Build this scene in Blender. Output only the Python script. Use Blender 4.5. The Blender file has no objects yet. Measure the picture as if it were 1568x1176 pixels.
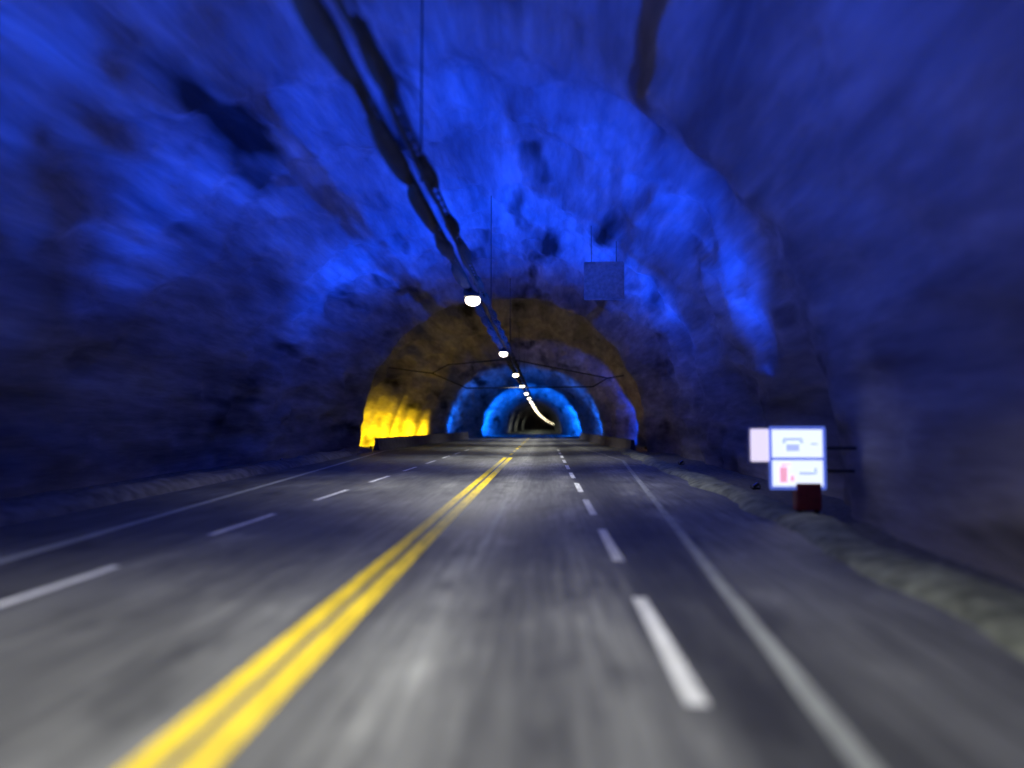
import bpy, bmesh, math, random
from mathutils import Vector, noise
random.seed(4)
S=bpy.context.scene
S.view_settings.view_transform='Standard'; S.view_settings.look='None'
S.view_settings.exposure=0
w=bpy.data.worlds.new("World"); S.world=w; w.use_nodes=True
w.node_tree.nodes['Background'].inputs[0].default_value=(0.02,0.03,0.08,1)
w.node_tree.nodes['Background'].inputs[1].default_value=0.02

def link(o,parent=None):
    S.collection.objects.link(o)
    if parent: o.parent=parent
    return o
def empty(name,loc=(0,0,0)):
    e=bpy.data.objects.new(name,None); e.location=loc; e.empty_display_size=.2
    return link(e)
def offx(y): return 0 if y<200 else 4.3e-5*(y-200)**2
def offz(y): return 0 if y<200 else -1.6e-5*(y-200)**2

# ---------------- materials
def mat(name,col=(.5,.5,.5),rough=.6,metal=0,emit=None,es=0,var=0.25,scale=6):
    m=bpy.data.materials.new(name); m.use_nodes=True
    n=m.node_tree.nodes; l=m.node_tree.links; b=n['Principled BSDF']
    b.inputs['Roughness'].default_value=rough; b.inputs['Metallic'].default_value=metal
    tc=n.new('ShaderNodeTexCoord'); nz=n.new('ShaderNodeTexNoise'); nz.inputs['Scale'].default_value=scale
    nz.inputs['Detail'].default_value=3
    r=n.new('ShaderNodeValToRGB')
    r.color_ramp.elements[0].position=.3; r.color_ramp.elements[1].position=.7
    r.color_ramp.elements[0].color=tuple(c*(1-var) for c in col)+(1,)
    r.color_ramp.elements[1].color=tuple(min(1,c*(1+var)) for c in col)+(1,)
    l.new(tc.outputs['Object'],nz.inputs['Vector']); l.new(nz.outputs[0],r.inputs[0]); l.new(r.outputs[0],b.inputs['Base Color'])
    if emit:
        b.inputs['Emission Color'].default_value=tuple(emit)+(1,); b.inputs['Emission Strength'].default_value=es
        m.cycles.emission_sampling='NONE'
    return m
def N(m,t): return m.node_tree.nodes.new(t)
def noise_node(m,vec,scale,detail=6,rough=.6):
    z=N(m,'ShaderNodeTexNoise'); z.inputs['Scale'].default_value=scale; z.inputs['Detail'].default_value=detail
    z.inputs['Roughness'].default_value=rough; m.node_tree.links.new(vec,z.inputs['Vector']); return z.outputs[0]
def ramp(m,src,stops):
    r=N(m,'ShaderNodeValToRGB'); e=r.color_ramp.elements
    while len(e)<len(stops): e.new(.5)
    for k,(p,c) in enumerate(stops):
        e[k].position=p; e[k].color=(c,c,c,1) if not hasattr(c,'__len__') else tuple(c)+(1,)
    m.node_tree.links.new(src,r.inputs[0]); return r.outputs[0]
def mul(m,a,b,fac=1,mode='MULTIPLY'):
    x=N(m,'ShaderNodeMix'); x.data_type='RGBA'; x.blend_type=mode; x.inputs[0].default_value=fac
    m.node_tree.links.new(a,x.inputs[6]); m.node_tree.links.new(b,x.inputs[7]); return x.outputs[2]
def mapping(m,sc,loc=(0,0,0)):
    tc=N(m,'ShaderNodeTexCoord'); mp=N(m,'ShaderNodeMapping'); mp.inputs['Scale'].default_value=sc
    mp.inputs['Location'].default_value=loc
    m.node_tree.links.new(tc.outputs['Object'],mp.inputs['Vector']); return mp.outputs[0]

# rock
rock=bpy.data.materials.new('rock'); rock.use_nodes=True
b=rock.node_tree.nodes['Principled BSDF']; b.inputs['Roughness'].default_value=.95
b.inputs['Specular IOR Level'].default_value=.1
L=rock.node_tree.links
v1=mapping(rock,(1,.13,1)); v2=mapping(rock,(1,.17,1),(13,4,2))
c1=ramp(rock,noise_node(rock,v1,.5,5,.58),[(.32,(.14,.13,.13)),(.5,(.24,.22,.215)),(.66,(.37,.345,.33))])
c2=ramp(rock,noise_node(rock,v2,.45,3,.5),[(.29,.10),(.35,.5),(.43,1.0)])
c3=ramp(rock,noise_node(rock,v1,2.4,3.5,.6),[(.3,.72),(.7,1.15)])
L.new(mul(rock,mul(rock,c1,c2),c3),b.inputs['Base Color'])
bp=N(rock,'ShaderNodeBump'); bp.inputs['Strength'].default_value=.4; bp.inputs['Distance'].default_value=.3
L.new(noise_node(rock,v1,1.2,4,.55),bp.inputs['Height']); L.new(bp.outputs[0],b.inputs['Normal'])

# asphalt
asp=bpy.data.materials.new('asphalt'); asp.use_nodes=True
b=asp.node_tree.nodes['Principled BSDF']; L=asp.node_tree.links
tc=N(asp,'ShaderNodeTexCoord'); sx=N(asp,'ShaderNodeSeparateXYZ'); L.new(tc.outputs['Object'],sx.inputs[0])
wob=noise_node(asp,mapping(asp,(1,.1,1)),.8,2)
ma=N(asp,'ShaderNodeMath'); ma.operation='MULTIPLY_ADD'; L.new(wob,ma.inputs[0]); ma.inputs[1].default_value=.7; L.new(sx.outputs[0],ma.inputs[2])
mr=N(asp,'ShaderNodeMapRange'); mr.inputs[1].default_value=-12; mr.inputs[2].default_value=8; L.new(ma.outputs[0],mr.inputs[0])
def X(x): return (x+.35+12)/20
tr=ramp(asp,mr.outputs[0],[(X(-9),.09),(X(-6.6),.08),(X(-6),.13),(X(-4.3),.08),(X(-3.2),.125),(X(-1.8),.10),(X(-1.1),.22),(X(-.5),.09),(X(.1),.10),(X(.6),.165),(X(1.05),.11),(X(1.4),.05),(X(2.1),.06),(X(2.8),.16),(X(4),.17)])  # wheel tracks and asphalt tones; the palest band is a painted reflective streak
st=ramp(asp,noise_node(asp,mapping(asp,(1,.04,1)),8,5,.68),[(.3,.5),(.7,1.45)])
bl=ramp(asp,noise_node(asp,mapping(asp,(1,.4,1),(3,7,0)),.9,5),[(.36,.5),(.44,.9),(.56,1.0),(.62,1.35)])
col=mul(asp,mul(asp,tr,st),bl)
tn=N(asp,'ShaderNodeRGB'); tn.outputs[0].default_value=(.98,1,.90,1)
L.new(mul(asp,col,tn.outputs[0]),b.inputs['Base Color'])
b.inputs['Roughness'].default_value=.6
bp=N(asp,'ShaderNodeBump'); bp.inputs['Strength'].default_value=.35; bp.inputs['Distance'].default_value=.012
L.new(noise_node(asp,mapping(asp,(1,.25,1)),22,3),bp.inputs['Height']); L.new(bp.outputs[0],b.inputs['Normal'])

def paint(name,c):
    m=bpy.data.materials.new(name); m.use_nodes=True; b=m.node_tree.nodes['Principled BSDF']
    a=ramp(m,noise_node(m,mapping(m,(1,.12,1)),9,4,.7),[(.3,tuple(k*.55 for k in c)),(.6,c)])
    m.node_tree.links.new(a,b.inputs['Base Color']); b.inputs['Roughness'].default_value=.6
    return m
white=paint('white_paint',(.80,.81,.76)); dull=paint('worn_white_paint',(.38,.40,.35)); yel=paint('yellow_paint',(.88,.64,.02))
gravel=mat('gravel',(.13,.13,.12),.9,var=.5,scale=5)
verge=mat('verge_gravel',(.21,.225,.145),.9,var=.55,scale=2.5)
conc=mat('concrete',(.09,.08,.09),.85,var=.35,scale=2)
dark=mat('dark_metal',(.03,.03,.025),.6,.3)
olive=mat('dusty_tray_metal',(.038,.033,.013),.9)
lampm=mat('lamp_glass',(.9,.9,.85),.3,emit=(1,.86,.55),es=9)

# ---------------- mesh helpers
def ribbon(name,x0,x1,y0,y1,z,m,parent=None,step=2.0):
    f0=x0 if callable(x0) else (lambda y:x0); f1=x1 if callable(x1) else (lambda y:x1)
    n=max(1,int((y1-y0)/step)); vs=[];fs=[]
    for i in range(n+1):
        y=y0+(y1-y0)*i/n
        for k in (f0(y),f1(y)): vs.append((k+offx(y),y,z+offz(y)))
        if i: a=2*i; fs.append((a-2,a-1,a+1,a))
    me=bpy.data.meshes.new(name); me.from_pydata(vs,[],fs); me.materials.append(m)
    return link(bpy.data.objects.new(name,me),parent)
def multi(name,parts,m,parent=None,bevel=0):
    bm=bmesh.new()
    for p in parts:
        r=bmesh.ops.create_cube(bm,size=1)
        for v in r['verts']: v.co=Vector((v.co.x*p[3]+p[0],v.co.y*p[4]+p[1],v.co.z*p[5]+p[2]))
    me=bpy.data.meshes.new(name); bm.to_mesh(me); bm.free(); me.materials.append(m)
    o=link(bpy.data.objects.new(name,me),parent)
    if bevel:
        bv=o.modifiers.new('b','BEVEL'); bv.width=bevel; bv.segments=2
    return o
def tube(name,pts,r,m,parent=None):
    cu=bpy.data.curves.new(name,'CURVE'); cu.dimensions='3D'; cu.bevel_depth=r; cu.bevel_resolution=1
    for P in pts:
        s=cu.splines.new('POLY'); s.points.add(len(P)-1)
        for i,p in enumerate(P): s.points[i].co=(*p,1)
    cu.materials.append(m); return link(bpy.data.objects.new(name,cu),parent)

# ---------------- tunnel rock shell
keys=[(-25,-15,5.8,10.6),(6,-15,6.0,11.0),(14,-15.2,6.6,11.4),(17.0,-15.3,6.9,11.6),(22.5,-15.5,8.3,12.5),(32,-16,8.8,13.2),(50,-16,9.2,13.3),
 (56.5,-15.9,9.1,13.1),(60,-14.9,8.1,12.3),(62.5,-17.2,9.4,12.8),(80,-17,9.6,12),(97,-15,9,11.0),(102,-14.2,8.5,10.6),(135,-11.6,6.8,9.4),(158,-9.2,4.7,8.0),(170,-8.6,4.1,7.6),(1000,-8.6,4.1,7.6)]
def prof(y):
    for a,b_ in zip(keys,keys[1:]):
        if a[0]<=y<=b_[0]:
            t=(y-a[0])/(b_[0]-a[0]); t=t*t*(3-2*t)
            return [a[i]+(b_[i]-a[i])*t for i in (1,2,3)]
    return keys[-1][1:]
ys=[];y=-25
while y<900:
    ys.append(y); y+= .32 if y<72 else (.6 if y<170 else 5)
NA=180; vs=[];fs=[]
for j,y in enumerate(ys):
    Lx,Rx,H=prof(y); ax=-3.0
    amp=.85 if y<60 else (.6 if y<100 else (.7 if y<150 else .25))
    for i in range(NA+1):
        t=math.pi*i/NA
        cs,sn=math.cos(t),math.sin(t)
        a=(Rx-ax) if cs>0 else (ax-Lx)
        x=ax+a*math.copysign(abs(cs)**.95,cs); z=H*sn**.95 if sn>0 else 0
        nx,nz=cs,sn
        p=Vector((x*.2,y*.10,z*.2)); q=Vector((x*.6+9,y*.24,z*.6))
        d=noise.fractal(p,1,2,3)*.75+ (abs(noise.noise(q))-.2)*.65+noise.fractal(q*2.1,1,2,2)*.14
        if cs>0 and y<25: d=d*.6+.1
        x+=nx*d*amp; z+=nz*d*amp
        if i in(0,NA): z=-.6
        vs.append((x+offx(y),y,z+offz(y)))
    if j:
        b0=(j-1)*(NA+1); b1=j*(NA+1)
        for i in range(NA): fs.append((b0+i,b0+i+1,b1+i+1,b1+i))
fs.append(tuple(range(0,NA+1))); k=(len(ys)-1)*(NA+1); fs.append(tuple(range(k,k+NA+1)))
me=bpy.data.meshes.new('rock_tunnel'); me.from_pydata(vs,[],fs); me.materials.append(rock)
me.polygons.foreach_set('use_smooth',[True]*(len(fs)-2)+[False]*2)
link(bpy.data.objects.new('rock_tunnel',me))

# ---------------- ground / road
ribbon('ground',-60,60,-30,905,-.02,gravel)
def rroad(y):
    if y<58: return 3.95+.065*min(y,20)+.015*max(0,y-20)
    return max(2.4,5.8-.035*(y-58))
def lroad(y): return -10.4-.05*max(0,min(y,60)) if y<60 else min(-7.4,-13.4+.06*(y-60))
ribbon('road',lroad,rroad,-28,900,0,asp,step=1)
mk=empty('road_markings')
def rl(y): return 1.65+.0665*y if y<44 else max(1.4,4.58-.05*(y-44))
def ll(y): return -7.3-.0909*y if y<60 else min(-5.9,-12.75+.09*(y-60))
ribbon('edge_line_right',lambda y:rl(y)-.09,lambda y:rl(y)+.09,-10,700,.004,dull,mk)
ribbon('edge_line_left',lambda y:ll(y)-.12,lambda y:ll(y)+.12,-10,700,.004,dull,mk)
ribbon('centre_line_a',-2.59,-2.36,-10,48,.004,yel,mk)
ribbon('centre_line_b',-2.26,-2.00,-10,48,.004,yel,mk)
def dashes(name,x,w,ystart,per,ln,yend,m):
    vs=[];fs=[];y=ystart
    while y<yend:
        o=offx(y);zz=.004+offz(y);k=len(vs);e=random.uniform(-.02,.02)
        vs+= [(x-w+o,y,zz),(x+w+o,y+e,zz),(x+w+o,y+ln,zz),(x-w+o,y+ln-e,zz)]; fs.append((k,k+1,k+2,k+3)); y+=per
    me=bpy.data.meshes.new(name); me.from_pydata(vs,[],fs); me.materials.append(m); link(bpy.data.objects.new(name,me),mk)
dashes('lane_dashes_right',1.15,.085,5.8-11.9,5.95,3.5,62,white)
dashes('lane_dashes_left',-6.34,.08,7.5-13,6.55,3.4,62,white)
dashes('centre_dashes_far',-2.33,.1,52,6,3,400,yel)

def bank(name,xf,y0,y1,wd,h,m,step=.35,side=1):
    n=int((y1-y0)/step); vs=[];fs=[];K=9
    for j in range(n+1):
        y=y0+(y1-y0)*j/n
        for i in range(K):
            u=i/(K-1); zz=h*math.sin(math.pi*u)**.8 if 0<u<1 else -.03
            nn=noise.fractal(Vector((u*2,y*.4,7.3)),1,2,3)+.5*noise.noise(Vector((u*6,y*1.7,2)))
            vs.append((xf(y)+side*(u*wd+.14*nn),y,zz*(1+.45*nn)+.01))
        if j:
            for i in range(K-1): a=(j-1)*K+i; fs.append((a,a+1,a+1+K,a+K))
    me=bpy.data.meshes.new(name); me.from_pydata(vs,[],fs); me.materials.append(m)
    me.polygons.foreach_set('use_smooth',[True]*len(fs)); return link(bpy.data.objects.new(name,me))
bank('gravel_verge',lambda y:rroad(y)-.15+.1*math.sin(y*.9),-8,59,1.25,.19,verge)
rub=mat('rubble',(.12,.115,.11),.9,var=.5,scale=2)
bank('rubble_bank',lambda y:lroad(y)-.1,-8,59,1.6,.33,rub,side=-1)

def barrier(pts,h,name='concrete_barrier'):
    vs=[];fs=[];prof_=[(-.28,0),(-.2,.25),(-.1,h),(.1,h),(.2,.25),(.28,0)]
    for j,(x,y) in enumerate(pts):
        for (u,z) in prof_: vs.append((x+u,y,z+.0))
        if j:
            for i in range(5): fs.append((6*(j-1)+i,6*(j-1)+i+1,6*j+i+1,6*j+i))
    fs.append((5,4,3,2,1,0)); m=6*(len(pts)-1); fs.append(tuple(m+i for i in range(6)))
    me=bpy.data.meshes.new(name); me.from_pydata(vs,[],fs); me.materials.append(conc)
    o=link(bpy.data.objects.new(name,me)); o.location.z=.005
barrier([(-13.6+.05*(y-61)+.1*math.sin(y),y) for y in range(61,112,3)],1.0)
barrier([(6.9-.03*(y-59),y) for y in range(59,112,3)],.9)

# ---------------- lamps on cable tray
bm=bmesh.new()
bmesh.ops.create_uvsphere(bm,u_segments=20,v_segments=10,radius=1)
for v in bm.verts: v.co=Vector((v.co.x*.27,v.co.y*.38,v.co.z*.19))
bowl=bpy.data.meshes.new('lens'); bm.to_mesh(bowl); bm.free(); bowl.materials.append(lampm)
for p in bowl.polygons: p.use_smooth=True
hm=None
for k in range(-1,40):
    y=6.2+20.2*k; e=empty('tunnel_lamp',(-2.52+offx(y),y,6.5+offz(y)))
    if hm is None:
        h=multi('housing',[(0,0,.15,.54,.8,.12),(0,0,.24,.3,.5,.07),(0,-.25,.34,.05,.05,.13),(0,.25,.34,.05,.05,.13)],dark,e,.02); hm=h.data
    else:
        h=link(bpy.data.objects.new('housing',hm),e)
    link(bpy.data.objects.new('lens',bowl),e)
    if k<6 or k in (9,11,14):
        ld=bpy.data.lights.new('lamp_light','SPOT'); ld.energy=(2900 if k>0 else 2600) if k<6 else 1500; ld.color=(1,.98,.90) if k<6 else (.85,.95,.75); ld.spot_size=math.radians(142 if k<6 else 165); ld.spot_blend=.7; ld.shadow_soft_size=.25
        lo=link(bpy.data.objects.new('lamp_light',ld),e); lo.location=(0,0,-.25)
tr_=empty('cable_tray',(0,0,0))
for nm,x,z,wd in (('ladder_a',-2.66,6.98,.18),('ladder_b',-2.30,7.05,.14)):
    y=-20; parts=[]
    while y<200:
        parts.append((x-wd/2,y+1,z,.03,2.02,.08)); parts.append((x+wd/2,y+1,z+.002,.03,1.98,.08))
        for q in range(4): parts.append((x,y+.25+q*.5,z-.02,wd-.03,.05,.03))
        y+=2
    multi(nm,parts,olive,tr_)
random.seed(9)
P=[]
for c in range(8):
    ph=random.random()*6; x0=(-2.66 if c<5 else -2.30)+random.uniform(-.08,.08); pts=[]
    for i in range(0,440):
        y=-20+i*.5
        pts.append((x0+.03*math.sin(y*.9+ph),y,7.0-.08*abs(math.sin(y*math.pi/3.4+ph*.1))+.03*math.sin(y*1.1+ph)))
    P.append(pts)
tube('cables',P,.032,olive,tr_)
def clump(bm,cx,cy,cz,rx,ry,rz,sd):
    r=bmesh.ops.create_icosphere(bm,subdivisions=3,radius=1)
    for v in r['verts']:
        f=1+.35*noise.noise(v.co*1.5+Vector((sd,0,0)))
        v.co=Vector((v.co.x*rx*f+cx,v.co.y*ry*f+cy,v.co.z*rz*f+cz))
bm=bmesh.new(); y=-14
while y<160:
    clump(bm,-2.70+random.uniform(-.04,.04),y,6.94,.20,1.4+random.random()*.7,.15,y)
    clump(bm,-2.28,y+1.4+random.uniform(-.5,.5),7.06,.15,.9+random.random()*.6,.15,y+50); y+=2.9+random.random()*1.2
me=bpy.data.meshes.new('cable_clumps'); bm.to_mesh(me); bm.free(); me.materials.append(olive)
for p in me.polygons: p.use_smooth=True
link(bpy.data.objects.new('cable_clumps',me),tr_)
hp=[]; y=15-20.3
while y<158:
    hp.append([(-2.5,y,7.05),(-2.5,y,prof(y)[2]+.4)]); y+=20.3
tube('hangers',hp,.02,dark,tr_)
tube('overhead_wire',[[(-10.5,70,6.9),(-9,70,7.7),(-3.2,71,8.3),(5.9,70,6.4),(4.4,68,5.5),(-7,68,5.4),(-10.5,70,6.9)],
  [(-15.8,70,7.6),(-10.5,70,6.9)],[(5.9,70,6.4),(9.6,70,7.0)],[(-3.2,71,8.3),(-3.2,71,12.9)]],.06,dark)
pn=empty('pale_square_panel',(2.9,36,9.0))  # square panel on rods, added for a faint pale square of unclear origin
multi('panel',[(0,0,0,1.8,.08,1.8),(0,-.06,.88,1.9,.06,.08),(0,-.06,-.88,1.9,.06,.08),(-.92,-.06,0,.08,.06,1.7),(.92,-.06,0,.08,.06,1.7)],mat('panel_grey',(.32,.25,.22),.7),pn)
tube('rods',[[(-.6,0,.9),(-.6,0,3.2)],[(.6,0,.9),(.6,0,3)]],.015,dark,pn)

# ---------------- emergency sign cabinet
def emis(name,c,s): return mat(name,c,.4,emit=c,es=s,var=.05)
sf=emis('sign_white',(.78,.85,1),1.15); sr=emis('sign_red',(.95,.42,.58),.95); sl=emis('sign_lilac',(.45,.53,1),1.0)
red=mat('red_enamel',(.26,.02,.03),.4)
sg=empty('emergency_sign',(5.62,17,1.36)); sg.scale=(1.06,1.05,1.03)
multi('box',[(0,.12,0,1.16,.22,1.34)],mat('sign_housing',(.25,.27,.35),.5),sg,.05)
multi('face',[(0,0,.31,1.04,.02,.60),(0,0,-.33,1.04,.02,.56)],sf,sg,.004)
multi('frame',[(0,-.005,.655,1.14,.05,.05),(0,-.005,-.655,1.14,.05,.05),(-.555,-.005,0,.05,.05,1.26),(.555,-.005,0,.05,.05,1.26),(0,-.005,-.02,1.06,.04,.05)],mat('frame_blue',(.15,.2,.5),.5,emit=(.12,.2,.85),es=.7),sg)
multi('pictogram_phone',[(-.1,-.022,.40,.42,.012,.07),(-.28,-.022,.35,.09,.012,.08),(.08,-.022,.35,.09,.012,.08),(-.1,-.022,.22,.28,.012,.16),(.34,-.022,.3,.16,.012,.05)],sl,sg,.01)
multi('pictogram_extinguisher',[(-.3,-.022,-.36,.16,.012,.34),(-.3,-.022,-.15,.07,.012,.05),(-.22,-.022,-.14,.14,.012,.03),(-.12,-.022,-.44,.08,.012,.12)],sr,sg,.01)
multi('pictogram_arrow',[(.2,-.022,-.33,.36,.012,.07),(.36,-.022,-.27,.07,.012,.12)],sl,sg,.01)
multi('ghost_panel',[(-.76,.05,.27,.36,.1,.7)],emis('ghost_white',(.92,.82,.98),.9),sg,.02)  # added glowing panel standing in for the sign's blurred double image
multi('ghost_panel_back',[(-.77,.14,.27,.42,.06,.78)],mat('ghost_housing',(.3,.3,.35),.5),sg,.02)  # backing slab of the added ghost panel
multi('post',[(0.1,.3,-.6,.12,.1,1.55),(.1,.3,-1.3,.4,.3,.05)],dark,sg,.01)
multi('wall_bracket',[(.9,.3,.2,1.3,.06,.06),(.9,.3,-.3,1.3,.06,.06)],dark,sg)
ex=empty('extinguisher_cabinet',(5.85,17.1,.50))
multi('cabinet',[(0,0,.0,.55,.3,.6)],red,ex,.03)
multi('door',[(0,-.16,0,.47,.02,.5),(.18,-.18,0,.03,.03,.12)],mat('red_door',(.24,.02,.025),.5),ex,.006)
multi('feet',[(-.2,0,-.4,.06,.2,.24),(.2,0,-.4,.06,.2,.24)],dark,ex)

# ---------------- floodlights
gl={}
def flood(loc,target,col,energy,size=95,blend=1,es=.15,soft=.15):
    e=empty('floodlight',loc)
    d=(Vector(target)-Vector(loc)).normalized(); q=d.to_track_quat('-Z','Y')
    multi('base',[(0,0,.02,.26,.18,.04),(-.15,0,.08,.02,.06,.12),(.15,0,.08,.02,.06,.12)],dark,e,.008)
    hd=multi('head',[(0,0,.05,.26,.2,.09)],dark,e,.02); hd.rotation_mode='QUATERNION'; hd.rotation_quaternion=q; hd.location=(0,0,.16)
    if col not in gl: gl[col]=emis('flood_glass',col,es)
    gm=multi('glass',[(0,0,-.005,.2,.15,.012)],gl[col],e); gm.rotation_mode='QUATERNION'; gm.rotation_quaternion=q; gm.location=(0,0,.16)
    ld=bpy.data.lights.new('beam','SPOT'); ld.energy=energy; ld.color=col; ld.spot_size=math.radians(size); ld.spot_blend=blend; ld.shadow_soft_size=soft
    lo=link(bpy.data.objects.new('beam',ld),e); lo.rotation_mode='QUATERNION'; lo.rotation_quaternion=q; lo.location=Vector((0,0,.16))+d*.05
B=(.0,.055,1); B2=(.008,.07,1)
for (x,y,tx,ty,en) in [(-13.6,22,-5,26,9500),(-14.4,41,-2,43,28000),(6.9,25,-1.5,28,26000),(7.2,40,-2,43,32000)]:
    flood((x,y,0.0),(tx,ty,12.5),B,en,96)
flood((-12.8,1.5,0.0),(-5.5,9.8,9.8),B2,25000,100)
flood((-13.4,12,0.0),(-9,19,11),B2,4000,105)
flood((5.1,1.5,0.0),(-.5,9,10),B2,4800,98)
for (x,y,en) in [(-12.5,106,9000),(7,106,9000),(-9.4,138,24000),(5.0,138,24000)]:
    flood((x,y,0.05),(-2.5+(x+2.5)*.45,y+14,9),(.002,.13,1),en,140)
flood((8.0,76,0.05),(7.5,90,5),B,7000,110)
Y=(1,.64,.005)
for (x,y,en) in [(-14.6,62.8,1000),(-14.3,66,1900),(-14.3,70,3000),(-14.2,74,3800),(-14.1,78,4400),(-14,83,5400),(-13.7,88,6000),(-13.4,93,5000)]:
    flood((x,y,0.05),(-18.3,y+1.0,1.3),Y,en,122,soft=.5)
flood((8.4,62.3,0.05),(9.9,64,1.4),(1,.38,.03),1300,90)

# ---------------- camera
cd=bpy.data.cameras.new('camera'); cam=link(bpy.data.objects.new('camera',cd)); cam.location=(0,0,2.1)
cd.sensor_width=36; cd.lens=1150/1568*36; cd.clip_end=2500; cd.clip_start=.05
cam.rotation_euler=(math.radians(90+3.09),0,math.radians(2.44))
cd.dof.use_dof=True; cd.dof.focus_distance=36; cd.dof.aperture_fstop=.16
S.camera=cam
